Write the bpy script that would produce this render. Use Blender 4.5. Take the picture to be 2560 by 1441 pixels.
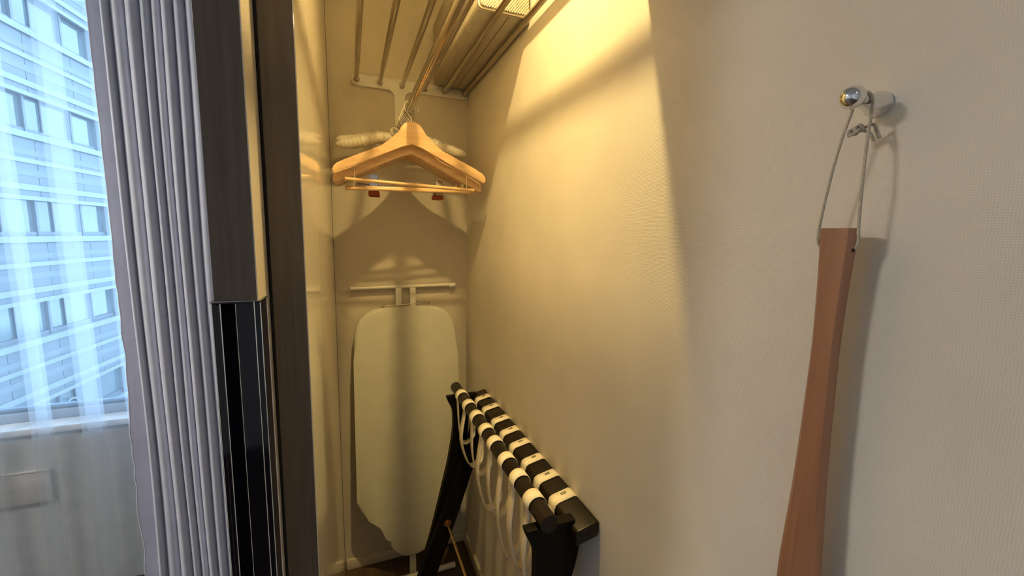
import bpy, bmesh, math, random
from mathutils import Vector, Matrix

random.seed(7)
for o in list(bpy.data.objects):
    bpy.data.objects.remove(o, do_unlink=True)
scene = bpy.context.scene
COL = scene.collection

# ------------------------------------------------------------------ camera
H = 1.32                                   # eye height
FPX, YAW, PITCH, ROLL = 1029.446, 0.374945, 0.128195, -0.017896
cy, sy, cp, sp = math.cos(YAW), math.sin(YAW), math.cos(PITCH), math.sin(PITCH)
fwd = Vector((sy * cp, cy * cp, -sp)); r0 = Vector((cy, -sy, 0)); d0 = fwd.cross(r0)
cr, sr = math.cos(ROLL), math.sin(ROLL)
right = cr * r0 + sr * d0; down = -sr * r0 + cr * d0
cam_d = bpy.data.cameras.new('camera'); cam = bpy.data.objects.new('camera', cam_d); COL.objects.link(cam)
cam_d.sensor_width = 36.0; cam_d.lens = FPX / 2560.0 * 36.0; cam_d.clip_start = 0.01; cam_d.clip_end = 500
m = Matrix((right, -down, -fwd)).transposed().to_4x4(); m.translation = Vector((0, 0, H)); cam.matrix_world = m
scene.camera = cam

# ------------------------------------------------------------------ sky, light, exposure
world = bpy.data.worlds.new('overcast_sky'); scene.world = world; world.use_nodes = True
bg = world.node_tree.nodes['Background']
bg.inputs['Color'].default_value = (0.46, 0.72, 1.0, 1)
bg.inputs['Strength'].default_value = 12.0
CLOSET_W, CLOSET_COL = 9.2, (1.0, 0.72, 0.27)
ROOM_FILL_STRENGTH = 92.0
HALL_FILL_STRENGTH = 24.0
scene.view_settings.view_transform = 'Standard'
scene.view_settings.look = 'None'
scene.view_settings.gamma = 1.0
scene.view_settings.use_curve_mapping = False
scene.view_settings.exposure = 0.0
scene.cycles.transparent_max_bounces = 24
portal = bpy.data.lights.new('window_portal', 'AREA'); portal.shape = 'RECTANGLE'; portal.size = 2.25; portal.size_y = 1.6
portal.cycles.is_portal = True
po = bpy.data.objects.new('window_portal', portal); COL.objects.link(po)
po.location = (-1.475, 2.12, 1.38); po.rotation_euler = (-math.pi / 2, 0, 0)

# ------------------------------------------------------------------ helpers
def mesh_obj(name, verts, faces, mat=None, parent=None, smooth=False):
    me = bpy.data.meshes.new(name); me.from_pydata([tuple(v) for v in verts], [], faces); me.update()
    return link(name, me, mat, parent, smooth)

def link(name, me, mat=None, parent=None, smooth=False):
    if mat and not me.materials: me.materials.append(mat)
    if smooth:
        me.polygons.foreach_set('use_smooth', [True] * len(me.polygons))
        if smooth == 'auto':
            me.set_sharp_from_angle(angle=math.radians(35))
    o = bpy.data.objects.new(name, me); COL.objects.link(o)
    if parent:
        o.parent = parent
        o.matrix_parent_inverse = Matrix.Translation(parent.location).inverted() if parent.type == 'EMPTY' else Matrix.Identity(4)
        if parent.type != 'EMPTY' and parent.parent:
            o.matrix_parent_inverse = Matrix.Identity(4)
    return o

def bm_obj(name, bm, mat=None, parent=None, smooth=False):
    bmesh.ops.recalc_face_normals(bm, faces=bm.faces)
    me = bpy.data.meshes.new(name); bm.to_mesh(me); bm.free()
    return link(name, me, mat, parent, smooth)

def bm_box(lo, hi, bevel=0.0, seg=2, bm=None):
    b = bmesh.new()
    r = bmesh.ops.create_cube(b, size=1.0)
    lo, hi = Vector(lo), Vector(hi)
    for v in b.verts:
        v.co = Vector((lo[i] + (v.co[i] + .5) * (hi[i] - lo[i]) for i in range(3)))
    if bevel: bmesh.ops.bevel(b, geom=list(b.edges), offset=bevel, segments=seg, profile=0.5, affect='EDGES')
    if bm is None: return b
    merge(bm, b); return bm

def merge(bm, b):
    me = bpy.data.meshes.new('tmp'); b.to_mesh(me); b.free(); bm.from_mesh(me); bpy.data.meshes.remove(me)

def box(name, lo, hi, mat, parent=None, bevel=0.0, seg=2):
    return bm_obj(name, bm_box(lo, hi, bevel, seg), mat, parent, 'auto' if bevel else False)

def tube_geo(path, rad, n=10, closed=False, caps=True):
    path = [Vector(p) for p in path]; N = len(path)
    rads = rad if isinstance(rad, (list, tuple)) else [rad] * N
    verts, faces = [], []
    t = (path[1] - path[0]).normalized()
    ref = Vector((0, 0, 1)) if abs(t.z) < .9 else Vector((1, 0, 0))
    u = t.cross(ref).normalized()
    for i in range(N):
        a = path[max(i - 1, 0)] if not closed else path[i - 1]
        b = path[min(i + 1, N - 1)] if not closed else path[(i + 1) % N]
        t = (b - a).normalized(); u = (u - t * u.dot(t)).normalized(); w = t.cross(u)
        for k in range(n):
            th = 2 * math.pi * k / n
            verts.append(path[i] + (u * math.cos(th) + w * math.sin(th)) * rads[i])
    for i in range(N if closed else N - 1):
        j = (i + 1) % N
        for k in range(n):
            k2 = (k + 1) % n
            faces.append((i * n + k, i * n + k2, j * n + k2, j * n + k))
    if caps and not closed:
        faces.append(tuple(range(n - 1, -1, -1))); faces.append(tuple((N - 1) * n + k for k in range(n)))
    return verts, faces

def tube(name, path, rad, mat, parent=None, n=10, closed=False):
    v, f = tube_geo(path, rad, n, closed)
    return mesh_obj(name, v, f, mat, parent, 'auto')

def prism(name, outline, axis, a, b, mat, parent=None, bevel=0.0, seg=2, mapf=None):
    """outline: 2-D points; axis: 'y' -> points are (x,z) swept from y=a to b; 'x' -> (y,z)."""
    bm = bmesh.new()
    def P(p, t): return Vector((p[0], t, p[1])) if axis == 'y' else (Vector((t, p[0], p[1])) if axis == 'x' else Vector((p[0], p[1], t)))
    v1 = [bm.verts.new(P(p, a)) for p in outline]; v2 = [bm.verts.new(P(p, b)) for p in outline]
    n = len(outline)
    f1 = bm.faces.new(v1); f2 = bm.faces.new(v2[::-1])
    for i in range(n): bm.faces.new((v1[i], v2[i], v2[(i + 1) % n], v1[(i + 1) % n]))
    if bevel:
        es = [e for e in bm.edges if (e in f1.edges or e in f2.edges)]
        bmesh.ops.bevel(bm, geom=es, offset=bevel, segments=seg, profile=0.5, affect='EDGES', clamp_overlap=True)
    if mapf:
        for v in bm.verts: v.co = mapf(v.co)
    return bm_obj(name, bm, mat, parent, 'auto')

def lathe(name, prof, origin, axis, mat, parent=None, n=24):
    """prof: list of (t, r) along axis."""
    origin = Vector(origin); ax = Vector(axis).normalized()
    path = [origin + ax * t for t, r in prof]
    u = ax.cross(Vector((0, 0, 1)) if abs(ax.z) < .9 else Vector((1, 0, 0))).normalized(); w = ax.cross(u)
    verts, faces = [], []
    for (t, r), p in zip(prof, path):
        for k in range(n):
            th = 2 * math.pi * k / n
            verts.append(p + (u * math.cos(th) + w * math.sin(th)) * max(r, 1e-5))
    for i in range(len(prof) - 1):
        for k in range(n):
            k2 = (k + 1) % n
            faces.append((i * n + k, i * n + k2, (i + 1) * n + k2, (i + 1) * n + k))
    faces.append(tuple(range(n - 1, -1, -1))); faces.append(tuple((len(prof) - 1) * n + k for k in range(n)))
    return mesh_obj(name, verts, faces, mat, parent, 'auto')

def tag(o, label, cat, group=None, kind=None):
    o['label'] = label; o['category'] = cat
    if group: o['group'] = group
    if kind: o['kind'] = kind
    return o

def thing(name, label, cat, loc=(0, 0, 0), group=None):
    o = bpy.data.objects.new(name, None); COL.objects.link(o); o.location = loc
    o.empty_display_size = .05
    return tag(o, label, cat, group)

def struct(o, label=None, cat=None):
    o['kind'] = 'structure'
    if label: o['label'] = label
    if cat: o['category'] = cat
    return o

def copy_tree(o, parent=None):
    c = o.copy(); COL.objects.link(c)
    if parent: c.parent = parent
    for ch in list(o.children): copy_tree(ch, c)
    return c

def smooth_path(pts, sub=6):
    """Catmull-Rom through points."""
    pts = [Vector(p) for p in pts]; out = []
    P = [pts[0] * 2 - pts[1]] + pts + [pts[-1] * 2 - pts[-2]]
    for i in range(1, len(P) - 2):
        p0, p1, p2, p3 = P[i - 1], P[i], P[i + 1], P[i + 2]
        for s in range(sub):
            t = s / sub
            out.append(.5 * ((2 * p1) + (p2 - p0) * t + (2 * p0 - 5 * p1 + 4 * p2 - p3) * t * t + (-p0 + 3 * p1 - 3 * p2 + p3) * t ** 3))
    out.append(pts[-1]); return out

# ------------------------------------------------------------------ materials
def new_mat(name):
    mt = bpy.data.materials.new(name); mt.use_nodes = True
    nt = mt.node_tree; return mt, nt, nt.nodes, nt.links, nt.nodes['Principled BSDF']

def plain(name, col, rough=.5, metal=0.0, var=.06, scale=20., bump=0.0, bscale=200., stretch=(1, 1, 1), spec=.5, coat=0.0, sheen=0.0):
    mt, nt, N, L, b = new_mat(name)
    tc = N.new('ShaderNodeTexCoord'); mp = N.new('ShaderNodeMapping'); mp.inputs['Scale'].default_value = stretch
    L.new(tc.outputs['Object'], mp.inputs['Vector'])
    nz = N.new('ShaderNodeTexNoise'); nz.inputs['Scale'].default_value = scale; nz.inputs['Detail'].default_value = 4
    L.new(mp.outputs['Vector'], nz.inputs['Vector'])
    rp = N.new('ShaderNodeValToRGB')
    rp.color_ramp.elements[0].position = .3; rp.color_ramp.elements[1].position = .7
    rp.color_ramp.elements[0].color = (*[c * (1 - var) for c in col], 1); rp.color_ramp.elements[1].color = (*[min(1, c * (1 + var)) for c in col], 1)
    L.new(nz.outputs['Fac'], rp.inputs['Fac']); L.new(rp.outputs['Color'], b.inputs['Base Color'])
    b.inputs['Roughness'].default_value = rough; b.inputs['Metallic'].default_value = metal
    b.inputs['Specular IOR Level'].default_value = spec
    if coat: b.inputs['Coat Weight'].default_value = coat; b.inputs['Coat Roughness'].default_value = .08
    if sheen: b.inputs['Sheen Weight'].default_value = sheen; b.inputs['Sheen Roughness'].default_value = .4
    if bump:
        n2 = N.new('ShaderNodeTexNoise'); n2.inputs['Scale'].default_value = bscale; n2.inputs['Detail'].default_value = 2
        L.new(mp.outputs['Vector'], n2.inputs['Vector'])
        bp = N.new('ShaderNodeBump'); bp.inputs['Strength'].default_value = bump; bp.inputs['Distance'].default_value = .001
        L.new(n2.outputs['Fac'], bp.inputs['Height']); L.new(bp.outputs['Normal'], b.inputs['Normal'])
    return mt

def weave(name, col, pitch, strength, rough=.75, axes=('Y', 'Z'), dist=.0006, var=.05):
    """woven cloth-like wall covering: two crossed thread waves, wobbled by noise."""
    mt, nt, N, L, b = new_mat(name)
    tc = N.new('ShaderNodeTexCoord')
    sep = N.new('ShaderNodeSeparateXYZ')
    wob = N.new('ShaderNodeTexNoise'); wob.inputs['Scale'].default_value = 90; wob.inputs['Detail'].default_value = 3
    L.new(tc.outputs['Object'], wob.inputs['Vector'])
    vm = N.new('ShaderNodeVectorMath'); vm.operation = 'MULTIPLY_ADD'
    vm.inputs[1].default_value = (pitch * 1.2,) * 3
    L.new(wob.outputs['Color'], vm.inputs[0]); L.new(tc.outputs['Object'], vm.inputs[2])
    L.new(vm.outputs[0], sep.inputs[0])
    hs = []
    for a in axes:
        mu = N.new('ShaderNodeMath'); mu.operation = 'MULTIPLY'; mu.inputs[1].default_value = 2 * math.pi / pitch
        L.new(sep.outputs[a], mu.inputs[0])
        s = N.new('ShaderNodeMath'); s.operation = 'SINE'; L.new(mu.outputs[0], s.inputs[0]); hs.append(s)
    ad = N.new('ShaderNodeMath'); ad.operation = 'ADD'; L.new(hs[0].outputs[0], ad.inputs[0]); L.new(hs[1].outputs[0], ad.inputs[1])
    slub = N.new('ShaderNodeTexNoise'); slub.inputs['Scale'].default_value = 260; slub.inputs['Detail'].default_value = 3
    L.new(tc.outputs['Object'], slub.inputs['Vector'])
    a2 = N.new('ShaderNodeMath'); a2.operation = 'MULTIPLY_ADD'; a2.inputs[1].default_value = 2.2
    L.new(slub.outputs['Fac'], a2.inputs[0]); L.new(ad.outputs[0], a2.inputs[2])
    bp = N.new('ShaderNodeBump'); bp.inputs['Strength'].default_value = strength; bp.inputs['Distance'].default_value = dist
    L.new(a2.outputs[0], bp.inputs['Height']); L.new(bp.outputs['Normal'], b.inputs['Normal'])
    big = N.new('ShaderNodeTexNoise'); big.inputs['Scale'].default_value = 6; big.inputs['Detail'].default_value = 5
    L.new(tc.outputs['Object'], big.inputs['Vector'])
    rp = N.new('ShaderNodeValToRGB')
    rp.color_ramp.elements[0].position = .3; rp.color_ramp.elements[1].position = .7
    rp.color_ramp.elements[0].color = (*[c * (1 - var) for c in col], 1); rp.color_ramp.elements[1].color = (*[c * (1 + var) for c in col], 1)
    L.new(big.outputs['Fac'], rp.inputs['Fac']); L.new(rp.outputs['Color'], b.inputs['Base Color'])
    b.inputs['Roughness'].default_value = rough; b.inputs['Specular IOR Level'].default_value = .25
    return mt

def wood(name, dark, light, axis='Z', scale=1.0, rough=.4, coat=0.0, spec=.5):
    mt, nt, N, L, b = new_mat(name)
    tc = N.new('ShaderNodeTexCoord'); mp = N.new('ShaderNodeMapping')
    sc = {'X': (3, 60, 60), 'Y': (60, 3, 60), 'Z': (60, 60, 3)}[axis]
    mp.inputs['Scale'].default_value = tuple(s * scale for s in sc)
    L.new(tc.outputs['Object'], mp.inputs['Vector'])
    nz = N.new('ShaderNodeTexNoise'); nz.inputs['Scale'].default_value = 2.2; nz.inputs['Detail'].default_value = 7; nz.inputs['Distortion'].default_value = .6
    L.new(mp.outputs['Vector'], nz.inputs['Vector'])
    rp = N.new('ShaderNodeValToRGB'); rp.color_ramp.elements[0].position = .28; rp.color_ramp.elements[1].position = .72
    rp.color_ramp.elements[0].color = (*dark, 1); rp.color_ramp.elements[1].color = (*light, 1)
    L.new(nz.outputs['Fac'], rp.inputs['Fac']); L.new(rp.outputs['Color'], b.inputs['Base Color'])
    bp = N.new('ShaderNodeBump'); bp.inputs['Strength'].default_value = .12; bp.inputs['Distance'].default_value = .0005
    L.new(nz.outputs['Fac'], bp.inputs['Height']); L.new(bp.outputs['Normal'], b.inputs['Normal'])
    b.inputs['Roughness'].default_value = rough; b.inputs['Specular IOR Level'].default_value = spec
    if coat: b.inputs['Coat Weight'].default_value = coat; b.inputs['Coat Roughness'].default_value = .15
    return mt

def sheer_mat(name, col, fac):
    mt, nt, N, L, b = new_mat(name); N.remove(b)
    out = N['Material Output']
    tr = N.new('ShaderNodeBsdfTransparent'); tl = N.new('ShaderNodeBsdfTranslucent'); df = N.new('ShaderNodeBsdfDiffuse')
    tl.inputs['Color'].default_value = (*col, 1); df.inputs['Color'].default_value = (*col, 1)
    m1 = N.new('ShaderNodeMixShader'); m1.inputs[0].default_value = .35
    L.new(tl.outputs[0], m1.inputs[1]); L.new(df.outputs[0], m1.inputs[2])
    m2 = N.new('ShaderNodeMixShader')
    tc = N.new('ShaderNodeTexCoord'); nz = N.new('ShaderNodeTexNoise'); nz.inputs['Scale'].default_value = 700
    L.new(tc.outputs['Object'], nz.inputs['Vector'])
    mr = N.new('ShaderNodeMapRange'); mr.inputs['To Min'].default_value = fac - .06; mr.inputs['To Max'].default_value = fac + .06
    L.new(nz.outputs['Fac'], mr.inputs['Value']); L.new(mr.outputs[0], m2.inputs[0])
    L.new(tr.outputs[0], m2.inputs[1]); L.new(m1.outputs[0], m2.inputs[2]); L.new(m2.outputs[0], out.inputs['Surface'])
    return mt

def thin_glass(name, tint=(.93, .97, 1.0)):
    mt, nt, N, L, b = new_mat(name); N.remove(b); out = N['Material Output']
    tr = N.new('ShaderNodeBsdfTransparent'); tr.inputs['Color'].default_value = (*tint, 1)
    gl = N.new('ShaderNodeBsdfGlossy'); gl.inputs['Roughness'].default_value = .02
    fr = N.new('ShaderNodeFresnel'); fr.inputs['IOR'].default_value = 1.4
    mx = N.new('ShaderNodeMixShader'); L.new(fr.outputs[0], mx.inputs[0]); L.new(tr.outputs[0], mx.inputs[1]); L.new(gl.outputs[0], mx.inputs[2])
    L.new(mx.outputs[0], out.inputs['Surface']); return mt

def emit(name, col, s):
    mt, nt, N, L, b = new_mat(name)
    b.inputs['Base Color'].default_value = (.9, .9, .9, 1)
    b.inputs['Emission Color'].default_value = (*col, 1); b.inputs['Emission Strength'].default_value = s
    return mt

M = {}
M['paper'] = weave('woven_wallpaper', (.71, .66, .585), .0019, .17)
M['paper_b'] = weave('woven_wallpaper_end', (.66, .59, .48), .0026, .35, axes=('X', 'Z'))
M['plaster'] = plain('painted_plaster', (.70, .68, .64), .8, bump=.1)
M['under'] = plain('grey_wall_under_window', (.58, .61, .62), .8, bump=.1)
M['ceil'] = plain('ceiling_paint', (.78, .76, .72), .85)
M['floor'] = wood('dark_floor_boards', (.045, .028, .017), (.10, .063, .038), 'Y', .3, .5)
M['skirt'] = plain('cream_skirting', (.62, .56, .46), .45)
M['stile'] = wood('dark_brown_veneer', (.105, .083, .068), (.150, .121, .100), 'Z', 1.0, .5, spec=.35)
M['laminate'] = plain('cream_gloss_laminate', (.86, .775, .63), .07, var=.02, scale=3, spec=.6)
M['seal_shade'] = plain('black_seal_shade', (.006, .006, .006), .7)
M['blackmetal'] = plain('black_polished_metal', (.006, .005, .012), .06, metal=.0, spec=.45, var=.02)
M['chrome'] = plain('chrome', (.78, .78, .80), .12, metal=1.0, var=.02)
M['nickel'] = plain('satin_nickel_tube', (.50, .46, .40), .14, metal=1.0, var=.05)
M['white_metal'] = plain('white_enamel', (.74, .71, .64), .28, var=.02, spec=.5)
M['white_plastic'] = plain('white_plastic', (.75, .72, .66), .4, var=.02)
M['curtain'] = plain('lavender_grey_curtain', (.80, .81, .93), .55, bump=.35, bscale=500, var=.04, sheen=.25)
M['sheer'] = sheer_mat('white_voile', (.74, .77, .82), .19)
M['glass'] = thin_glass('window_glass')
M['frame_w'] = plain('grey_window_frame', (.30, .33, .37), .4)
M['sill'] = plain('white_sill', (.80, .80, .78), .4)
M['box'] = None
M['hanger'] = wood('beech_hanger', (.66, .41, .19), (.82, .56, .29), 'X', .6, .38, coat=.25)
M['dowel'] = wood('beech_dowel', (.62, .38, .17), (.78, .53, .27), 'X', .6, .35, coat=.25)
M['satin'] = plain('ivory_satin', (.72, .66, .54), .38, var=.05, scale=60, sheen=.4, bump=.3, bscale=160)
M['red'] = plain('red_rubber', (.30, .055, .02), .5)
M['board'] = plain('sage_cotton_cover', (.56, .55, .46), .8, var=.03, bump=.25, bscale=600)
M['espresso'] = wood('espresso_stained_wood', (.006, .0035, .002), (.014, .0085, .005), 'Y', .6, .38, coat=.06, spec=.3)
M['espresso_z'] = wood('espresso_stained_wood_upright', (.003, .002, .0015), (.007, .0045, .003), 'Z', .6, .5, coat=.0, spec=.14)
M['strap'] = plain('cream_webbing', (.80, .72, .58), .8, var=.04, bump=.4, bscale=700)
M['stitch'] = plain('dark_stitching', (.10, .07, .04), .8)
M['brass'] = plain('brass_rod', (.70, .50, .24), .25, metal=1.0)
M['copper'] = plain('copper_washer', (.42, .20, .11), .35, metal=1.0)
M['horn'] = wood('reddish_wood', (.27, .118, .058), (.36, .172, .090), 'Z', .7, .45, coat=.15)
M['cord'] = plain('beige_cotton_cord', (.50, .44, .35), .9, var=.15, scale=300, bump=.6, bscale=900)
M['ledge'] = wood('pale_board', (.60, .59, .56), (.74, .73, .70), 'X', .5, .6)

def ribbed(name, col, axis, pitch, weave_too):
    mt, nt, N, L, b = new_mat(name)
    tc = N.new('ShaderNodeTexCoord'); sep = N.new('ShaderNodeSeparateXYZ'); L.new(tc.outputs['Object'], sep.inputs[0])
    def sine(a, p):
        mu = N.new('ShaderNodeMath'); mu.operation = 'MULTIPLY'; mu.inputs[1].default_value = 2 * math.pi / p
        L.new(sep.outputs[a], mu.inputs[0]); s = N.new('ShaderNodeMath'); s.operation = 'SINE'; L.new(mu.outputs[0], s.inputs[0]); return s
    s1 = sine(axis, pitch); h = s1
    if weave_too:
        s2 = sine('X', pitch * .8); h = N.new('ShaderNodeMath'); h.operation = 'MULTIPLY'; L.new(s1.outputs[0], h.inputs[0]); L.new(s2.outputs[0], h.inputs[1])
    mr = N.new('ShaderNodeMapRange'); mr.inputs['From Min'].default_value = -1
    L.new(h.outputs[0], mr.inputs['Value'])
    rp = N.new('ShaderNodeValToRGB')
    rp.color_ramp.elements[0].color = (*[c * .42 for c in col], 1); rp.color_ramp.elements[1].color = (*col, 1)  # shade in the valleys between ribs and threads is put into the colour
    rp.color_ramp.elements[0].position = .05; rp.color_ramp.elements[1].position = .7
    L.new(mr.outputs[0], rp.inputs['Fac']); L.new(rp.outputs['Color'], b.inputs['Base Color'])
    bp = N.new('ShaderNodeBump'); bp.inputs['Strength'].default_value = .9; bp.inputs['Distance'].default_value = .0012
    L.new(h.outputs[0], bp.inputs['Height']); L.new(bp.outputs['Normal'], b.inputs['Normal'])
    b.inputs['Roughness'].default_value = .85; return mt
M['box_front'] = ribbed('woven_box_front', (.60, .54, .43), 'Z', .0080, True)
M['box_side'] = ribbed('ribbed_box_side', (.70, .63, .50), 'Y', .0055, False)
M['box_under'] = plain('box_underside_cloth', (.42, .38, .31), .9, bump=.5, bscale=400)

# facade
M['clad'] = plain('blue_grey_cladding', (.034, .040, .046), .6, var=.04, scale=2)
M['clad_l'] = plain('pale_cladding_band', (.046, .053, .058), .6, var=.03, scale=2)
M['clad_w'] = plain('white_cladding_band', (.074, .082, .086), .5, var=.03, scale=2)
M['fframe'] = plain('facade_window_frame', (.022, .027, .034), .5)
M['fpane'] = plain('facade_pane', (.045, .056, .060), .10, var=.35, scale=.9, spec=.45)
M['fdark'] = plain('facade_joint', (.05, .06, .08), .7)
M['asphalt'] = plain('asphalt', (.22, .23, .24), .9, bump=.4)

# ------------------------------------------------------------------ key dimensions (metres)
XR = .4323          # right wall
YB = 1.60           # closet end wall
DI0, DI1 = -.0936, -.0545      # inner sliding door, in x
DO0, DO1 = -.1393, -.0975      # outer sliding door, in x
DIY, DOY = .592, .527          # their near ends
CEIL = 2.27
YW = 1.84           # inner face of the window wall
WX0, WX1, WZ0, WZ1 = -2.60, -.35, .634, 2.16

# ------------------------------------------------------------------ room shell
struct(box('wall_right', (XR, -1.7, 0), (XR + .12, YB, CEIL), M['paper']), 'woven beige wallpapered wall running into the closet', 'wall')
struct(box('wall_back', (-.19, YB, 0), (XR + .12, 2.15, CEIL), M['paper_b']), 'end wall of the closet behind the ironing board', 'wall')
struct(box('floor', (-3.4, -1.8, -.1), (XR + .12, 2.15, 0), M['floor']), 'dark brown floor', 'floor')
struct(box('ceiling', (-3.4, -1.8, CEIL), (XR + .12, 2.15, CEIL + .1), M['ceil']), 'pale ceiling', 'ceiling')
struct(box('wall_left', (-3.4, -1.7, 0), (-3.28, YW, CEIL), M['plaster']), 'pale wall across the room', 'wall')
struct(box('wall_rear', (-3.28, -1.8, 0), (XR, -1.7, CEIL), M['plaster']), 'pale wall behind the viewer', 'wall')
bm = bm_box((-3.4, YW, 0), (-.19, 1.972, WZ0))
bm_box((-3.4, YW, WZ1), (-.19, 2.15, CEIL), bm=bm)
bm_box((-3.4, YW, WZ0), (WX0, 2.15, WZ1), bm=bm)
bm_box((WX1, YW, WZ0), (-.19, 2.15, WZ1), bm=bm)
struct(bm_obj('wall_window', bm, M['under']), 'grey wall around and below the window', 'wall')
# header above the closet mouth, and fascia above the sliding doors
struct(box('trim_1', (-.046, .497, 1.72), (XR, .567, CEIL), M['plaster']), 'header above the closet opening', 'trim')
struct(box('trim_2', (-.19, .497, 2.20), (-.046, YB, CEIL), M['stile']), 'dark fascia above the sliding doors', 'trim')
struct(box('baseboard_back', (-.05, YB - .012, 0), (XR, YB, .042), M['skirt'], bevel=.003), 'cream skirting along the closet end wall', 'baseboard')
struct(box('baseboard_right', (XR - .012, -1.7, 0), (XR, YB - .012, .042), M['skirt'], bevel=.003), 'cream skirting along the wallpapered wall', 'baseboard')

# window
win = bpy.data.objects.new('window_1', None); COL.objects.link(win); win.location = (WX0, YW, WZ0)
struct(win, 'wide grey framed window behind the sheer curtain', 'window')
box('sill', (WX0, YW - .010, WZ0 - .022), (WX1, 1.905, WZ0 + .001), M['sill'], win, .003)
FY0, FY1 = 1.905, 1.97
fr = [('frame_rail', (WX0, FY0, WZ0), (WX1, FY1, WZ0 + .033)), ('frame_rail', (WX0, FY0, WZ1 - .04), (WX1, FY1, WZ1)),
      ('frame_post', (WX0, FY0, WZ0 + .033), (WX0 + .04, FY1, WZ1 - .04)), ('frame_post', (WX1 - .04, FY0, WZ0 + .033), (WX1, FY1, WZ1 - .04)),
      ('frame_post', (-1.52, FY0, WZ0 + .033), (-1.48, FY1, WZ1 - .04))]
for n, a, b_ in fr: box(n, a, b_, M['frame_w'], win, .003)
box('gasket', (WX0 + .04, FY0 + .012, WZ0 + .033), (WX1 - .04, FY1 - .01, WZ0 + .042), M['fdark'], win)
for x0, x1 in ((WX0 + .04, -1.52), (-1.48, WX1 - .04)):
    box('pane', (x0, 1.935, WZ0 + .042), (x1, 1.939, WZ1 - .04), M['glass'], win)

# sliding doors
def sliding_door(name, x0, x1, y0, y1, label):
    d = bpy.data.objects.new(name, None); COL.objects.link(d); d.location = ((x0 + x1) / 2, (y0 + y1) / 2, 0)
    struct(d, label, 'door')
    st = .0  # veneer caps the near end
    box('edge_stile', (x0, y0, .012), (x1 - .0012, y0 + .004, 2.19), M['stile'], d, .0006, 1)
    box('core', (x0 + .003, y0 + .004, .012), (x1 - .003, y1 - .004, 2.19), M['stile'], d)
    box('inner_panel', (x1 - .003, y0 + .0008, .012), (x1, y1, 2.19), M['laminate'], d)
    box('outer_panel', (x0, y0 + .004, .012), (x0 + .003, y1, 2.19), M['laminate'], d)
    box('far_stile', (x0 + .003, y1 - .004, .012), (x1 - .003, y1, 2.19), M['stile'], d)
    return d
d1 = sliding_door('door_1', DI0, DI1, DIY, YB - .016, 'inner sliding closet door with dark edge and glossy cream face')
box('gap_shade_strip', (DI0 - .0030, DIY + .002, .012), (DI0, DIY + .014, 2.19), M['seal_shade'], d1)  # black strip stands in for the shadow in the gap between the doors
box('end_seal', (DI0 + .004, YB - .016, .012), (DI1 + .0005, YB - .008, 2.19), M['seal_shade'], d1)

# outer door: its edge carries a long recessed pull
d2 = bpy.data.objects.new('door_2', None); COL.objects.link(d2); d2.location = ((DO0 + DO1) / 2, 1.08, 0)
struct(d2, 'outer sliding closet door with long black recessed pull on its edge', 'door')
HZ1, HZ0 = 1.242, .42
box('edge_stile', (DO0, DOY, HZ1), (DO1 - .0012, DOY + .004, 2.19), M['stile'], d2, .0006, 1)
box('edge_stile', (DO0, DOY, .012), (DO1 - .0012, DOY + .004, HZ0), M['stile'], d2, .0006, 1)
box('core', (DO0 + .003, DOY + .022, .012), (DO1 - .003, YB - .004, 2.19), M['stile'], d2)
box('core_block', (DO0 + .003, DOY + .004, HZ1), (DO1 - .003, DOY + .022, 2.19), M['stile'], d2)
box('core_block', (DO0 + .003, DOY + .004, .012), (DO1 - .003, DOY + .022, HZ0), M['stile'], d2)
box('inner_panel', (DO1 - .003, DOY + .0008, HZ1), (DO1, YB - .004, 2.19), M['laminate'], d2)
box('inner_panel', (DO1 - .003, DOY + .022, .012), (DO1, YB - .004, HZ1), M['laminate'], d2)
box('outer_panel', (DO0, DOY + .004, HZ1), (DO0 + .003, YB - .004, 2.19), M['stile'], d2)
box('outer_panel', (DO0, DOY + .022, .012), (DO0 + .003, YB - .004, HZ1), M['stile'], d2)
# pull: back plate, two side flanges, top lip, chrome edges
hp = box('pull_handle', (DO0 + .006, DOY + .014, HZ0), (DO1 - .004, DOY + .022, HZ1 - .003), M['blackmetal'], d2, .0008, 1)
hp['label'] = 'black polished recessed door pull'
box('flange', (DO1 - .004, DOY - .0005, HZ0), (DO1 + .0022, DOY + .036, HZ1 - .002), M['blackmetal'], hp, .0006, 1)
box('flange', (DO0 - .0022, DOY - .0005, HZ0), (DO0 + .002, DOY + .03, HZ1 - .002), M['blackmetal'], hp, .0006, 1)
prism('side_wall', [(DO0 + .002, DOY), (DO0 + .0055, DOY), (DO0 + .016, DOY + .014), (DO0 + .002, DOY + .014)], 'z', HZ0, HZ1 - .003, M['blackmetal'], hp, .0005, 1)
for x, y in ((DO1 - .004, DOY - .0008), (DO1 + .002, DOY - .0006), (DO1 + .0022, DOY + .036), (DO0 - .0022, DOY - .0008), (DO0 + .0057, DOY - .0006)):
    tube('chrome_edge', [(x, y, HZ0), (x, y, HZ1)], .0006, M['chrome'], hp, 6)
tube('chrome_edge', [(DO0 + .0165, DOY + .0138, HZ0), (DO0 + .0165, DOY + .0138, HZ1 - .003)], .0005, M['chrome'], hp, 6)
lip = box('top_lip', (DO0 - .0035, DOY - .0012, HZ1 - .0025), (DO1 + .0028, DOY + .037, HZ1), M['blackmetal'], hp, .0006, 1)
tube('chrome_edge', [(DO0 - .0035, DOY + .02, HZ1), (DO0 - .0035, DOY - .0014, HZ1), (DO1 + .0028, DOY - .0014, HZ1), (DO1 + .0028, DOY + .037, HZ1)], .0006, M['chrome'], hp, 6)

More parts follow.
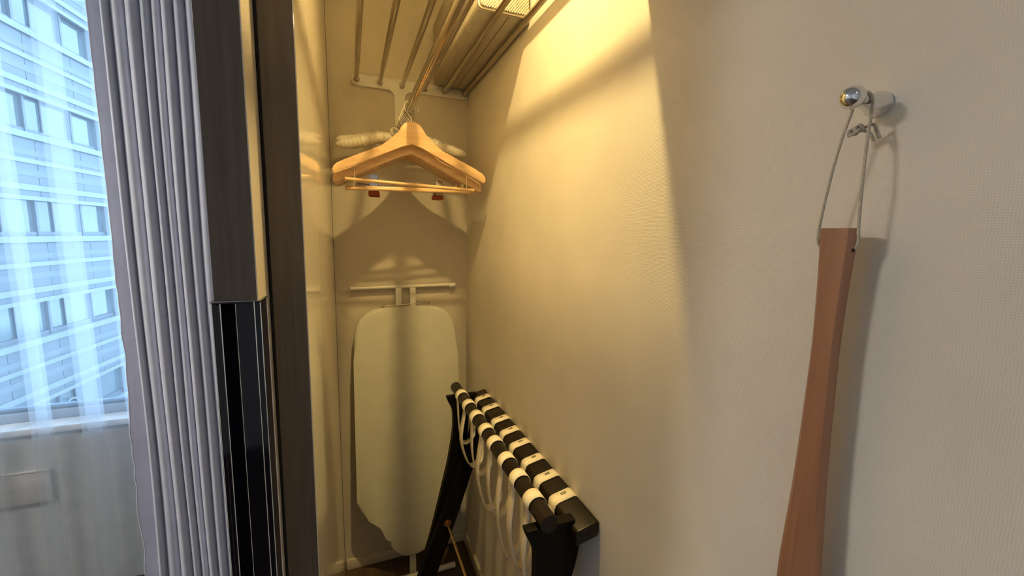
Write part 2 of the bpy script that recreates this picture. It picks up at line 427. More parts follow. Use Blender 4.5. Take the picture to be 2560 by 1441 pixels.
# ------------------------------------------------------------------ closet lamp
LX, LY, LZ = .19, .697, 2.235
lamp = thing('ceiling_downlight', 'small round warm light on the closet ceiling', 'light', (LX, LY, CEIL))
lathe('housing', [(0, .05), (.008, .05), (.013, .045), (.016, .038)], (LX, LY, CEIL - .0005), (0, 0, -1), M['white_metal'], lamp)
lathe('lens', [(0, .036), (.004, .036), (.006, .03)], (LX, LY, CEIL - .0163), (0, 0, -1), emit('warm_lens', CLOSET_COL, 3), lamp)
ld = bpy.data.lights.new('downlight_bulb', 'AREA'); ld.shape = 'DISK'; ld.size = .042; ld.spread = math.radians(120); ld.energy = CLOSET_W; ld.color = CLOSET_COL
lo = bpy.data.objects.new('downlight_bulb', ld); COL.objects.link(lo); lo.location = (LX, LY, LZ + .009); 

# fill lamp added on the room ceiling, out of view
rl = thing('room_fill_lamp', 'round fill lamp added on the room ceiling, out of view', 'lamp', (-2.0, .9, CEIL))
lathe('base', [(0, .2), (.02, .2), (.03, .19)], (-2.0, .9, CEIL - .0005), (0, 0, -1), M['white_metal'], rl, 32)
lathe('diffuser', [(0, .185), (.03, .18), (.05, .15), (.058, .08), (.06, .001)], (-2.0, .9, CEIL - .031), (0, 0, -1), emit('fill_lamp_diffuser', (1.0, .91, .78), ROOM_FILL_STRENGTH), rl, 32)

hl = thing('hall_fill_light', 'small round fill light added on the hall ceiling behind the viewer', 'light', (-.25, -1.0, CEIL))  # unseen hall light, added to brighten the door stiles and near wall
lathe('housing', [(0, .075), (.010, .075), (.015, .068)], (-.25, -1.0, CEIL - .0005), (0, 0, -1), M['white_metal'], hl)
lathe('lens', [(0, .062), (.004, .062), (.007, .05)], (-.25, -1.0, CEIL - .0156), (0, 0, -1), emit('hall_fill_lens', (1.0, .80, .52), HALL_FILL_STRENGTH), hl)

# ------------------------------------------------------------------ curtains
def sheet(name, path2d, z0, z1, nz, mat, parent, wob=None, thick=0):
    verts, faces = [], []; n = len(path2d)
    for j in range(nz + 1):
        z = z1 + (z0 - z1) * j / nz
        for i, (x, y) in enumerate(path2d):
            dx, dy = wob(x, y, z, i) if wob else (0, 0)
            verts.append((x + dx, y + dy, z))
    for j in range(nz):
        for i in range(n - 1):
            a = j * n + i; faces.append((a, a + 1, a + n + 1, a + n))
    o = mesh_obj(name, verts, faces, mat, parent, True)
    if thick:
        md = o.modifiers.new('cloth_thickness', 'SOLIDIFY'); md.thickness = thick; md.offset = 0
    return o

trk = thing('curtain_track', 'white double curtain track fixed under the ceiling above the window', 'curtain track', (-1.3, 1.74, CEIL))
for yy in (1.70, 1.815):
    box('rail', (-2.75, yy - .012, CEIL - .03), (-.2, yy + .012, CEIL - .0005), M['white_metal'], trk, .003)

# heavy curtain: free edge, then deep pressed folds
cx0 = -.695
pts = [(cx0, 1.668), (cx0 + .006, 1.684), (cx0 + .018, 1.694), (cx0 + .029, 1.700), (cx0 + .033, 1.704)]
x = cx0 + .033
fold_w = [.021, .037, .035, .025, .025, .029, .030, .034, .030, .034, .030, .034, .036, .034]
for i, w in enumerate(fold_w):
    dp = .006 * math.sin(i * 2.1)
    for k in range(9):
        a = math.pi * (.03 + .94 * k / 8)
        pts.append((x + w / 2 - w * .54 * math.cos(a) + .06 * w * math.sin(a), 1.703 - (.056 - dp) * math.sin(a) ** .8))
    pts.append((x + w, 1.716))
    x += w
cpath = [(p.x, p.y) for p in smooth_path([(a, b, 0) for a, b in pts], 3)]
def cwob(x, y, z, i):
    s = math.sin(z * 2.1 + x * 9) * .0035 + math.sin(z * 5.3 + x * 31) * .0012
    e = max(0, 1 - (x - cx0) / .03)
    low = min(1, max(0, (1.3 - z) / .6))
    ruf = e * (math.sin(z * 29 + 2 * math.sin(z * 7)) * .0009 + math.sin(z * 53 + 3 * math.sin(z * 11)) * .0007 + math.sin(z * 9) * .0012) * (.25 + low)
    return s * (1 - .6 * e) + ruf - e * .006 * low, math.cos(z * 3.0 + x * 22) * .003 + ruf * 2
cu = thing('curtain', 'thick lavender grey curtain gathered in tight folds beside the closet door', 'curtain', (-.46, 1.69, 0))
sheet('cloth', cpath, .015, CEIL - .034, 160, M['curtain'], cu, cwob, .0025)
for i in range(7):
    tube('glider', [(-.68 + .07 * i, 1.70, CEIL - .04), (-.68 + .07 * i, 1.70, CEIL - .0305)], .004, M['white_plastic'], cu, 8)

# sheer: overlapping pleats
sp_ = []
bands = [-.474 - .0748 * k for k in range(-1, 13)]
xs = -.40
random.seed(3)
sp_.append((-.40, 1.80))
prev = -.40
for k, r in enumerate(bands):
    c = r * 1.805; w = .034 + .006 * math.sin(k * 2.3)
    # travel towards -x, overlap back by w, then go on
    sp_ += [((prev + c) / 2 + .01, 1.800 + .006 * math.sin(k * 1.7)), (c - w / 2, 1.786), (c - w / 2 - .003, 1.7905), (c + w / 2 - .002, 1.796), (c + w / 2 + .001, 1.800), (c - w / 2 + .003, 1.804), (c - w / 2, 1.808), (c + w / 2, 1.812), (c + w / 2 + .003, 1.816), (c - w / 2 - .008, 1.822)]
    prev = c - w / 2
sp_.append((prev - .1, 1.80))
spath = [(p.x, p.y) for p in smooth_path([(a, b, 0) for a, b in sp_], 6)]
def swob(x, y, z, i):
    return math.sin(z * 1.7 + x * 6) * .005 + math.sin(z * 4.1 + x * 15) * .0015, math.sin(z * 2.3 + x * 11) * .003
sh = thing('sheer_curtain', 'translucent white sheer curtain hanging across the window', 'curtain', (-1.2, 1.81, 0))
sheet('voile', spath, .02, CEIL - .034, 60, M['sheer'], sh, swob)
for i in range(10):
    tube('glider', [(-.45 - .2 * i, 1.815, CEIL - .04), (-.45 - .2 * i, 1.815, CEIL - .0305)], .004, M['white_plastic'], sh, 8)

# pale board on the wall below the window
lg = thing('wall_ledge', 'pale flat board on the wall below the window behind the sheer', 'ledge', (-1.7, YW, .366))
box('board', (-2.4, 1.8285, .366), (-.998, YW - .0005, .485), M['ledge'], lg, .002)
box('top_edge', (-2.4, 1.8265, .479), (-.998, 1.8285, .485), M['ledge'], lg, .0005, 1)

# ------------------------------------------------------------------ building across the street
K = 1.3; NX = .12
def fac(u, out, z):
    """u = depth along street (unscaled), out = distance in front of the facade, z = height above eye (unscaled)."""
    n = Vector((1, -NX, 0)).normalized()
    p = Vector(((-9 + NX * u) * K, u * K, z * K + H)) + n * out * K
    return p
def fbox(name, u0, u1, o0, o1, z0, z1, mat, parent):
    vs = [fac(u, o, z) for z in (z0, z1) for u, o in ((u0, o0), (u1, o0), (u1, o1), (u0, o1))]
    fs = [(3, 2, 1, 0), (4, 5, 6, 7), (0, 1, 5, 4), (1, 2, 6, 5), (2, 3, 7, 6), (3, 0, 4, 7)]
    return mesh_obj(name, vs, fs, mat, parent)
bl = thing('office_building', 'office building across the street with striped cladding and ribbon windows', 'building', fac(16, -2, -9))
U0, U1, PER = 11.22, 22.86, 2.54
bays = [11.36 + 1.5 * k for k in range(8)]
fbox('core_wall', U0, U1, -3.0, -.28, -9.0, 12.6, M['clad'], bl)
pane_me = None
for f in range(-3, 5):
    zs = -.245 + PER * f
    for k, u in enumerate(bays):
        if u > U1 - 1.4: continue
        fbox('cladding_panel', u + .008, u + 1.492, -.28, -.02, zs - 1.655, zs - .17, M['clad'], bl)
    for a, b_, mt, o in ((-.42, -.56, 'clad_l', -.012), (-.64, -.75, 'clad_w', .012), (-.90, -1.06, 'clad_l', -.012), (-1.27, -1.41, 'clad_w', .012), (-1.55, -1.65, 'clad_w', .02)):
        fbox('cladding_band', U0, U1, -.019, o, zs + b_, zs + a, M[mt], bl)
    fbox('window_sill', U0, U1, -.28, .04, zs - .15, zs, M['clad_w'], bl)
    fbox('joint', U0, U1, -.28, -.05, zs - .17, zs - .15, M['fdark'], bl)
    fbox('head_frame', U0, U1, -.28, -.10, zs + .915, zs + .885 + PER - 2.54, M['fframe'], bl)
    # windows: from mullion to mullion; wall pier closes the run at 16.85
    edges = [(11.22, 12.72), (12.72, 14.22), (14.22, 15.72), (15.72, 16.72), (17.2, 18.7), (18.7, 20.2), (20.2, 21.7)]
    fbox('pier', 16.74, 17.18, -.28, -.015, zs, zs + .885, M['clad_w'], bl)
    for i, (a, b_) in enumerate(edges):
        w = fbox('window', a, a + .07, -.20, -.08, zs, zs + .885, M['fframe'], bl)
        fbox('rail', a + .07, b_, -.20, -.10, zs, zs + .11, M['fframe'], w)
        fbox('pane', a + .07, b_, -.18, -.16, zs + .11, zs + .885, M['fpane'], w)
        if b_ - a > 1.2: fbox('mullion', a + .58, a + .62, -.159, -.11, zs + .11, zs + .885, M['fframe'], w)
for (u, z) in ((13.95, -5.15), (14.6, -4.95)):
    c = fac(u, -.07, z); t = Vector((NX, 1, 0)).normalized()
    tube('ring', [c + (t * math.cos(a) + Vector((0, 0, 1)) * math.sin(a)) * .30 for a in [2 * math.pi * k / 28 for k in range(28)]], .035, M['clad_w'], bl, 8, True)
struct(mesh_obj('street', [(-30, 2.2, -11), (40, 2.2, -11), (40, 60, -11), (-30, 60, -11)], [(0, 1, 2, 3)], M['asphalt']), 'grey street far below the window', 'street')

# ------------------------------------------------------------------ closet shelf of rods with hanging rail
RX = [.0379, .115, .1898, .268, .3426, .4165]; RZ = 1.841
HX, HZ = .180, 1.697
rack = thing('rod_shelf', 'closet shelf of six metal rods on white brackets with hanging rail', 'shelf', (.228, YB, RZ))
def rrect(x0, x1, z0, z1, r, n=6):
    pts = []
    for cx, cz, a0 in ((x1 - r, z1 - r, 0), (x0 + r, z1 - r, 90), (x0 + r, z0 + r, 180), (x1 - r, z0 + r, 270)):
        for k in range(n + 1):
            a = math.radians(a0 + 90 * k / n); pts.append((cx + r * math.cos(a), cz + r * math.sin(a)))
    return pts
for y0, y1 in ((YB - .012, YB - .0003), (.5675, .579)):
    # T-shaped plate: bar with rounded ends and a stem, filleted where they meet
    x0, x1, z0, z1, r = .0203, .4318, 1.822, 1.859, .016
    s0, s1, sz, fr_ = .163, .199, 1.672, .016
    o = []
    for cx, cz, a0, a1 in ((x1 - r, z1 - r, 0, 90), (x0 + r, z1 - r, 90, 180), (x0 + r, z0 + r, 180, 270)):
        for k in range(7):
            a = math.radians(a0 + (a1 - a0) * k / 6); o.append((cx + r * math.cos(a), cz + r * math.sin(a)))
    for k in range(7):
        a = math.radians(90 - 90 * k / 6); o.append((s0 - fr_ + fr_ * math.cos(a), z0 - fr_ + fr_ * math.sin(a)))
    for k in range(13):
        a = math.radians(180 + 180 * k / 12); o.append(((s0 + s1) / 2 + (s1 - s0) / 2 * math.cos(a), sz + (s1 - s0) / 2 * math.sin(a)))
    for k in range(7):
        a = math.radians(180 - 90 * k / 6); o.append((s1 + fr_ + fr_ * math.cos(a), z0 - fr_ + fr_ * math.sin(a)))
    for k in range(7):
        a = math.radians(270 + 90 * k / 6); o.append((x1 - r + r * math.cos(a), z0 + r + r * math.sin(a)))
    prism('bracket', o, 'y', y0, y1, M['white_metal'], rack, .003, 2)
for x in RX:
    tube('rod', [(x, .579, RZ), (x, YB - .012, RZ)], .0082, M['nickel'], rack, 16)
    lathe('collar', [(0, .0105), (.006, .0105), (.009, .0085)], (x, YB - .012, RZ), (0, -1, 0), M['nickel'], rack, 16)
tube('hanging_rail', [(HX, .579, HZ), (HX, YB - .012, HZ)], .0115, M['nickel'], rack, 20)

# woven storage box on the shelf
bx = thing('storage_box', 'cream woven fabric box lying on the rod shelf against the wall', 'box', (.36, 1.28, RZ))
bz0, bz1, bx0, bx1, by0, by1 = RZ + .0085, RZ + .215, .296, .4305, 1.004, 1.56
prism('body', rrect(bx0, bx1 - .001, bz0, bz1, .014, 4), 'y', by0 + .003, by1, M['box_side'], bx, .004, 2)
prism('front_panel', rrect(bx0 + .004, bx1 - .004, bz0 + .004, bz1 - .004, .012, 4), 'y', by0 - .004, by0 + .003, M['box_front'], bx, .003, 2)
box('base_cloth', (bx0 + .02, by0 + .012, bz0 - .0004), (bx1 - .006, by1 - .006, bz0 + .004), M['box_under'], bx, .0015)
box('base_seam', (.378, by0 + .012, bz0 - .0012), (.3792, by1 - .01, bz0 + .001), M['stitch'], bx)

# ------------------------------------------------------------------ hangers
AP = 1.648       # apex of the wooden hanger
half = [(0, 0), (.012, -.001), (.022, -.006), (.032, -.017), (.041, -.035), (.050, -.050), (.064, -.063), (.090, -.078), (.14, -.102), (.19, -.127), (.210, -.138), (.2185, -.147), (.2215, -.157), (.2195, -.167), (.214, -.169), (.18, -.151), (.12, -.1205), (.06, -.0895), (.03, -.0745), (.008, -.0625), (0, -.060)]
outl = half + [(-x_, z_) for x_, z_ in half[-2:0:-1]]
def hanger_body(parent, y):
    def bend(c):           # arms sweep a little towards the viewer at the tips
        dx = c.x
        return Vector((c.x, c.y - .03 * (abs(dx) / .22) ** 2, c.z))
    o = prism('shoulder', outl, 'y', -.0065, .0065, M['hanger'], None, .0045, 2, mapf=bend)
    return o
DROP = .022      # the hangers behind the first have longer hooks
def hook_path(drop=0.0):
    """local, rail axis at z = HZ-AP, top of hook resting on rail"""
    R = .0205; cz = HZ - AP + drop + .0115 + .0017 - R
    pts = []
    for k in range(0, 25):
        a = math.radians(-35 + 245 * k / 24)
        pts.append((R * math.cos(a), 0, cz + R * math.sin(a)))
    pts += [(-.010, 0, cz - .021), (-.002, 0, cz - .028), (0, 0, .004), (0, 0, -.012)]
    return pts
body0 = hanger_body(None, 0); hook0 = tube('hook', smooth_path(hook_path(), 2), .0017, M['chrome'], None, 8)
hook1 = tube('hook', smooth_path(hook_path(DROP), 2), .0017, M['chrome'], None, 8)
body_me, hook_me, long_hook_me = body0.data, hook0.data, hook1.data; bpy.data.objects.remove(hook1)
bpy.data.objects.remove(body0); bpy.data.objects.remove(hook0)
dow_v, dow_f = tube_geo([(-.19, 0, 0), (.19, 0, 0)], .0052, 14)
wire_v, wire_f = tube_geo([(0, 0, .052), (0, 0, 0)], .0011, 6)
dow_me = bpy.data.meshes.new('trouser_bar'); dow_me.from_pydata([tuple(v) for v in dow_v], [], dow_f); dow_me.materials.append(M['dowel'])
wire_me = bpy.data.meshes.new('wire'); wire_me.from_pydata([tuple(v) for v in wire_v], [], wire_f); wire_me.materials.append(M['chrome'])
for me in (dow_me, wire_me):
    me.polygons.foreach_set('use_smooth', [True] * len(me.polygons)); me.set_sharp_from_angle(angle=math.radians(35))
def simple(name, me, parent, loc=(0, 0, 0), rot=(0, 0, 0)):
    o = bpy.data.objects.new(name, me); COL.objects.link(o); o.parent = parent; o.location = loc; o.rotation_euler = rot; return o

def clip_meshes():
    bm = bmesh.new()
    bm_box((-.013, -.009, -.010), (.013, -.006, .040), .002, 1, bm); bm_box((-.013, .006, -.010), (.013, .009, .040), .002, 1, bm)
    bm_box((-.010, -.007, .004), (.010, .007, .010), .002, 1, bm)
    bmesh.ops.recalc_face_normals(bm, faces=bm.faces); c = bpy.data.meshes.new('clip'); bm.to_mesh(c); bm.free(); c.materials.append(M['chrome'])
    sv, sf = tube_geo([(-.010 + .020 * k / 40, .0088 * math.cos(k * .95), .026 + .0085 * math.sin(k * .95)) for k in range(41)], .0013, 6)
    s = bpy.data.meshes.new('spring'); s.from_pydata([tuple(v) for v in sv], [], sf); s.materials.append(M['chrome'])
    bm = bmesh.new(); bm_box((-.0165, -.0075, -.024), (.0165, -.0005, -.010), .002, 1, bm); bm_box((-.0165, .0005, -.024), (.0165, .0075, -.010), .002, 1, bm)
    bmesh.ops.recalc_face_normals(bm, faces=bm.faces); p = bpy.data.meshes.new('pad'); bm.to_mesh(p); bm.free(); p.materials.append(M['red'])
    return c, s, p
clip_me, spring_me, pad_me = clip_meshes()
crb_v, crb_f = tube_geo([(-.165, 0, 0), (.165, 0, 0)], .0022, 8)
crb_me = bpy.data.meshes.new('clip_rail'); crb_me.from_pydata([tuple(v) for v in crb_v], [], crb_f); crb_me.materials.append(M['chrome'])

specs = [  # y, yaw deg, kind, bar tilt deg
    (1.300, 0.0, 'bar', 1.9), (1.338, 0.6, 'bar', -1.7), (1.357, 1.6, 'bar', -1.1), (1.376, 2.6, 'bar', -2.2),
    (1.396, 3.4, 'clip', 0.5), (1.416, 4.2, 'clip', .2), (1.438, 5.0, 'clip', 0)]
ords = ['frontmost', 'second', 'third', 'fourth', 'fifth', 'sixth', 'last']
for i, (y, yaw, kind, tilt) in enumerate(specs):
    if kind == 'bar':
        lab = ('frontmost wooden hanger with trouser bar, nearest the viewer on the rail' if i == 0 else
               f'wooden hanger with trouser bar, {ords[i]} from the front on the rail')
    else:
        lab = f'wooden hanger with metal clips, {ords[i]} wooden one from the front on the rail'
    t = thing('wooden_hanger', lab, 'hanger', (HX + .002, y, AP - (DROP if i else 0)), 'wooden hangers on the closet rail')
    t.rotation_euler = (0, math.radians(.4 * math.sin(i * 2)), math.radians(yaw))
    simple('shoulder', body_me, t); simple('hook', long_hook_me if i else hook_me, t)
    if kind == 'bar':
        zb = -.184 + (.013 if i else 0) - .004 * math.sin(i * 1.9)
        simple('trouser_bar', dow_me, t, (0, -.010, zb), (0, math.radians(tilt), math.radians(1.2 * math.sin(i * 3))))
        for s in (-1, 1):
            simple('wire', wire_me, t, (s * .165, -.012, zb - s * .165 * math.tan(math.radians(tilt))))
    else:
        zb = -.190 + DROP
        simple('clip_rail', crb_me, t, (0, 0, zb + .01))
        for s in (-1, 1):
            simple('wire', wire_me, t, (s * .16, -.01, zb + .005))
            c = simple('clip', clip_me, t, (s * .103 + .004 * math.sin(i), 0, zb), (0, 0, math.radians(6 * s)))
            simple('spring', spring_me, c); simple('pad', pad_me, c)

# padded satin hangers behind the wooden ones
def padded(y, z, label, yaw, droop):
    t = thing('padded_hanger', label, 'hanger', (HX, y, z), 'padded satin hangers on the closet rail')
    n = 110; path, rads = [], []
    for k in range(n + 1):
        s = -1 + 2 * k / n
        path.append((s * .213, -.012 * s * s, -.040 * abs(s) ** 2.2 * droop - .004 * math.cos(s * 9)))
        env = (1 - abs(s) ** 9) ** .5
        rads.append(max(.002, .0185 * env * (1 + .09 * math.sin(k * 1.9) + .06 * math.sin(k * .83 + y * 40))))
    v, f = tube_geo(path, rads, 18)
    o = mesh_obj('padded_arm', v, f, M['satin'], None, True); o.parent = t
    hv, hf = tube_geo(smooth_path([(a, b, c + (AP - z)) for a, b, c in hook_path()[:-2]] + [(0, 0, .016), (0, 0, 0)], 2), .0024, 8)
    h = mesh_obj('hook', hv, hf, M['satin'], None, True); h.parent = t
    cv, cf = tube_geo([(.006 * math.cos(k * .7), .006 * math.sin(k * .7), .012 + .030 * k / 60) for k in range(61)], .0022, 6)
    c = mesh_obj('ribbon_wrap', cv, cf, M['satin'], None, True); c.parent = t
    bp = []
    for k in range(49):
        a = 2 * math.pi * k / 48
        bp.append((.024 * math.sin(a) - .016, -.022 + .004 * math.cos(3 * a), .020 + .011 * math.sin(2 * a)))
    bv, bf = tube_geo(bp[:-1], .0028, 6, True)
    b_ = mesh_obj('bow', bv, bf, M['satin'], None, True); b_.parent = t
    t.rotation_euler = (0, 0, math.radians(yaw)); return t
padded(1.480, 1.632, 'ivory padded satin hanger just behind the wooden hangers', -2, 1.0)
padded(1.530, 1.642, 'ivory padded satin hanger rearmost on the rail, closest to the end wall', 2, .7)

# ------------------------------------------------------------------ ironing board
ib = thing('ironing_board', 'pale ironing board standing folded against the closet end wall', 'ironing board', (.19, 1.5, 0))
CX = .19
hw = [(1.046, 0), (1.046, .07), (1.042, .115), (1.03, .140), (1.01, .163), (.985, .178), (.95, .187), (.86, .191), (.60, .193), (.345, .194), (.325, .192), (.30, .182), (.268, .156), (.234, .117), (.205, .091), (.185, .083), (.168, .086), (.150, .082), (.130, .071), (.110, .052), (.098, .028), (.094, 0)]
ol = [(CX + w, z) for z, w in hw] + [(CX - w, z) for z, w in hw[-2:0:-1]]
def lean(c): return Vector((c.x, c.y + 1.457 + (c.z - .07) * .097, c.z))
prism('board', ol, 'y', 0, .030, M['board'], ib, .0125, 4, mapf=lean)
def ly(z): return 1.457 + (z - .07) * .097
tube('foot_bar', [(-.003, 1.582, 1.118), (.381, 1.582, 1.123)], .0072, M['white_metal'], ib, 14)
for xa, xb in ((-.004, .020), (.358, .382)):
    tube('foot_cap', [(xa, 1.582, 1.118), (xb, 1.582, 1.1185 if xa < .1 else 1.123)], .0088, M['white_plastic'], ib, 14)
for xa in (.153, .205):
    box('leg', (xa, 1.5735, .30), (xa + .022, 1.5825, 1.116), M['white_metal'], ib, .002)
tube('wire_bail', smooth_path([(.105, ly(1.04) + .02, 1.046), (.11, ly(1.05) + .008, 1.053), (.19, ly(1.05) + .006, 1.055), (.27, ly(1.05) + .008, 1.058), (.275, ly(1.04) + .02, 1.05)], 4), .0022, M['nickel'], ib, 8)
box('leg', (.178, 1.474, .015), (.202, 1.483, .12), M['white_metal'], ib, .002)
tube('foot_bar', [(.06, 1.462, .011), (.352, 1.462, .011)], .0105, M['white_metal'], ib, 14)

# ------------------------------------------------------------------ folded luggage rack
lr = thing('luggage_rack', 'folded dark wooden luggage rack with cream webbing straps leaning on the wall', 'luggage rack', (.30, .97, 0))
RXI, RZI, RRI = .326, .794, .0175
tube('rail', [(RXI, .618, RZI), (RXI, 1.345, RZI)], RRI, M['espresso'], lr, 20)
def tilt_rail(c): 
    return Vector((c.x, c.y, c.z + (c.x - .406) * .22))
ox0, ox1, oz0, oz1 = .379, .4305, .742, .774
prism('rail', rrect(ox0, ox1, oz0, oz1, .007, 4), 'y', .612, 1.335, M['espresso'], lr, .0025, 2, mapf=tilt_rail)
def leg_outline(cl):
    return [(x_ - w / 2, z_) for z_, x_, w in cl] + [(x_ + w / 2, z_) for z_, x_, w in reversed(cl)]
legA = [(.778, .338, .102), (.770, .338, .100), (.750, .338, .084), (.732, .338, .066), (.705, .335, .054), (.65, .333, .052), (.55, .318, .053), (.48, .303, .055), (.38, .281, .058), (.28, .257, .060), (.124, .214, .064), (0.0, .178, .066)]
legB = [(.748, .400, .062), (.735, .398, .060), (.70, .392, .052), (.65, .384, .050), (.55, .352, .052), (.45, .318, .055), (.34, .279, .058), (.20, .228, .060), (.10, .190, .062), (0.0, .150, .064)]
def sm(cl):
    p = smooth_path([(a, b, c) for a, b, c in cl], 3); return [(v.x, v.y, v.z) for v in p]
for y0 in (.632, 1.303): prism('leg', leg_outline(sm(legA)), 'y', y0, y0 + .022, M['espresso_z'], lr, .004, 2)
for y0 in (.660, 1.275): prism('leg', leg_outline(sm(legB)), 'y', y0, y0 + .022, M['espresso_z'], lr, .004, 2)
tube('pivot_rod', [(.280, .628, .345), (.280, 1.330, .345)], .0042, M['brass'], lr, 12)
for y in (.690, 1.268): lathe('washer', [(0, .013), (.004, .013), (.006, .009)], (.280, y - .0 if y > 1 else y, .345), (0, 1 if y > 1 else -1, 0), M['copper'], lr, 20)
def strap(y_in, y_out, drop, wid, k):
    # section path in (x,z): wraps over the round rail, hangs slack, rises and wraps over the flat rail
    p = []
    R = RRI + .0022
    for a in [(-60 + 280 * j / 22) for j in range(23)]:
        r_ = math.radians(a); p.append((RXI + R * math.cos(r_), RZI + R * math.sin(r_), 0.0))
    sx, sz = p[-1][0], p[-1][1]
    ex, ez = ox0 - .003, .742
    bot = RZI - drop; lean_ = .028 * math.sin(k * 1.7)
    loop = smooth_path([(sx, sz, 0), (sx + .004 - abs(lean_) * .5, sz - drop * .45, 0), (sx + .012, bot + .018, 0), ((sx + ex) / 2, bot, 0), (ex - .006, bot + .022, 0), (ex - .004, ez - .06, 0), (ex, ez, 0)], 7)
    for j, v in enumerate(loop[1:]): p.append((v.x, v.y, (j + 1) / (len(loop) - 1)))
    T = .0022
    for x_, z_ in ((ox0 - T, .748), (ox0 - T, .766), (ox0 - T + .0025, .7735), (ox0 + .007, .774 + T), (.406, .774 + T), (.422, .774 + T), (.4285, .7725), (.4316, .766), (.4316, .750), (.430, .742)):
        q = tilt_rail(Vector((x_, 0, z_))); p.append((q.x, q.z, 1.0))
    verts, faces = [], []
    n = len(p)
    for j, (x_, z_, t) in enumerate(p):
        yc = y_in + (y_out - y_in) * t
        tw = .35 * math.sin(math.pi * t) * math.sin(k * 2.9 + 1)
        for s in (-1, 1):
            verts.append((x_ + s * wid / 2 * math.sin(tw) * .6, yc + s * wid / 2 * math.cos(tw), z_))
    for j in range(n - 1): faces.append((2 * j, 2 * j + 1, 2 * j + 3, 2 * j + 2))
    o = mesh_obj('strap', verts, faces, M['strap'], lr, True)
    md = o.modifiers.new('webbing', 'SOLIDIFY'); md.thickness = .0016; md.offset = 0
    for s in (-.002, .002):
        q0 = tilt_rail(Vector((.400, 0, .7745 + .0035))); q1 = tilt_rail(Vector((.412, 0, .7745 + .0035)))
        v, f = tube_geo([(q0.x, y_out + s * 1.0 + .004, q0.z), (q1.x, y_out + s + .004, q1.z)], .0006, 5)
        st = mesh_obj('stitch', v, f, M['stitch'], o)
ys_in = [1.255, 1.168, 1.084, .995, .922, .838, .763, .686]
ys_out = [1.272, 1.190, 1.098, 1.020, .945, .862, .786, .709]
drops = [.165, .20, .175, .23, .20, .245, .22, .25]
for k in range(8): strap(ys_in[k], ys_out[k], drops[k], .029 + .001 * math.sin(k), k)

# ------------------------------------------------------------------ coat peg and shoe horn
PY, PZ = .234, 1.438
pg = thing('wall_peg', 'small chrome wall peg with ball end on the wallpaper', 'peg', (XR, PY, PZ))
lathe('peg', [(0, .0105), (.004, .0105), (.012, .0078), (.024, .0055), (.030, .0052)], (XR - .0003, PY, PZ), (-1, 0, 0), M['chrome'], pg, 24)
lathe('ball', [(.0, .001)] + [(.0095 - .0095 * math.cos(a), .0095 * math.sin(a)) for a in [math.pi * j / 14 for j in range(1, 14)]] + [(.019, .001)], (XR - .028, PY, PZ + .001), (-1, 0, 0), M['chrome'], pg, 24)

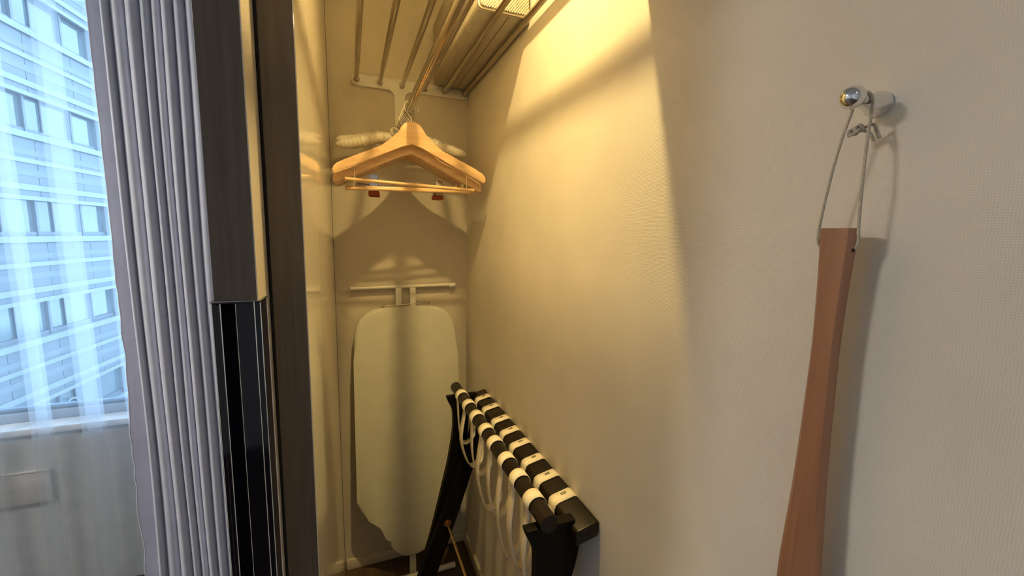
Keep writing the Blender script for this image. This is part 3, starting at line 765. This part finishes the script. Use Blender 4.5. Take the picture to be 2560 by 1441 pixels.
HYC, HXC = .239, .4065
sho = thing('shoe_horn', 'long reddish wooden shoe horn hanging from the wall peg on a cord', 'shoe horn', (HXC, HYC, .7))
prof = [(1.331, .0300), (1.320, .0293), (1.299, .0272), (1.261, .0243), (1.221, .0230), (1.178, .0245), (1.129, .0266), (1.078, .0302), (1.033, .0352), (.988, .0400), (.93, .0435), (.87, .0450), (.81, .0440), (.77, .0400), (.745, .0310), (.735, .0180)]
pp = smooth_path([(z, w, 0) for z, w in prof], 5)
verts, faces = [], []; ns = 14
for v in pp:
    z, w = v.x, v.y
    cup = .006 * max(0, min(1, (1.0 - z) / .2)); th = .0052 if z > 1.0 else .0052 - .0026 * min(1, (1.0 - z) / .2)
    ring = []
    for k in range(ns):           # front side then back side, chamfered edges
        s = -1 + 2 * k / (ns - 1); ch = th * (1 - max(0, abs(s) - .72) / .28 * .75)
        ring.append((HXC - ch + cup * (s * s), HYC + s * w / 2, z))
    for k in range(ns):
        s = 1 - 2 * k / (ns - 1); ch = th * (1 - max(0, abs(s) - .72) / .28 * .75)
        ring.append((HXC + ch + cup * (s * s), HYC + s * w / 2, z))
    verts += ring
R2 = 2 * ns
for j in range(len(pp) - 1):
    for k in range(R2):
        k2 = (k + 1) % R2; faces.append((j * R2 + k, j * R2 + k2, (j + 1) * R2 + k2, (j + 1) * R2 + k))
faces.append(tuple(range(R2 - 1, -1, -1))); faces.append(tuple((len(pp) - 1) * R2 + k for k in range(R2)))
mesh_obj('blade', verts, faces, M['horn'], sho, 'auto')
# hole through the edge, cord loop over the peg, knot
for sg in (-1,):
    lathe('cord_hole', [(0, .0017), (.0008, .0017)], (HXC - .002, HYC + sg * .0136, 1.312), (0, sg, 0), M['seal_shade'], sho, 14)
pegx = XR - .0225
loop = [(HXC, HYC - .0142, 1.313), (HXC - .001, HYC - .0165, 1.320), (HXC - .002, HYC - .0158, 1.334), (HXC - .004, PY - .0105, 1.38), (pegx, PY - .0068, 1.425), (pegx, PY - .0066, PZ), (pegx, PY - .003, PZ + .0063), (pegx, PY + .001, PZ + .0070), (pegx - .001, PY + .005, PZ + .004), (pegx - .002, PY + .0072, 1.43),
        (HXC - .006, PY + .0085, 1.405), (HXC - .004, HYC + .0105, 1.37), (HXC - .002, HYC + .0158, 1.334), (HXC - .001, HYC + .0165, 1.320), (HXC, HYC + .0142, 1.313)]
tube('cord', smooth_path(loop, 6), .00125, M['cord'], sho, 8)
kn = [(pegx - .003 + .002 * math.sin(k * 1.3), PY + .0055 - .0075 * k / 30 + .0022 * math.sin(k * .9), 1.412 + .004 * k / 30 + .0022 * math.cos(k * .9)) for k in range(31)]
tube('knot', smooth_path(kn, 2), .0013, M['cord'], sho, 6)
tube('cord_end', smooth_path([(pegx, PY - .0015, 1.415), (pegx + .004, PY - .007, 1.418), (pegx + .006, PY - .010, 1.411), (pegx + .006, PY - .012, 1.406)], 5), .0014, M['cord'], sho, 6)
tube('cord_end', smooth_path([(pegx, PY - .0015, 1.414), (pegx + .003, PY - .006, 1.411), (pegx + .004, PY - .009, 1.404)], 5), .0014, M['cord'], sho, 6)
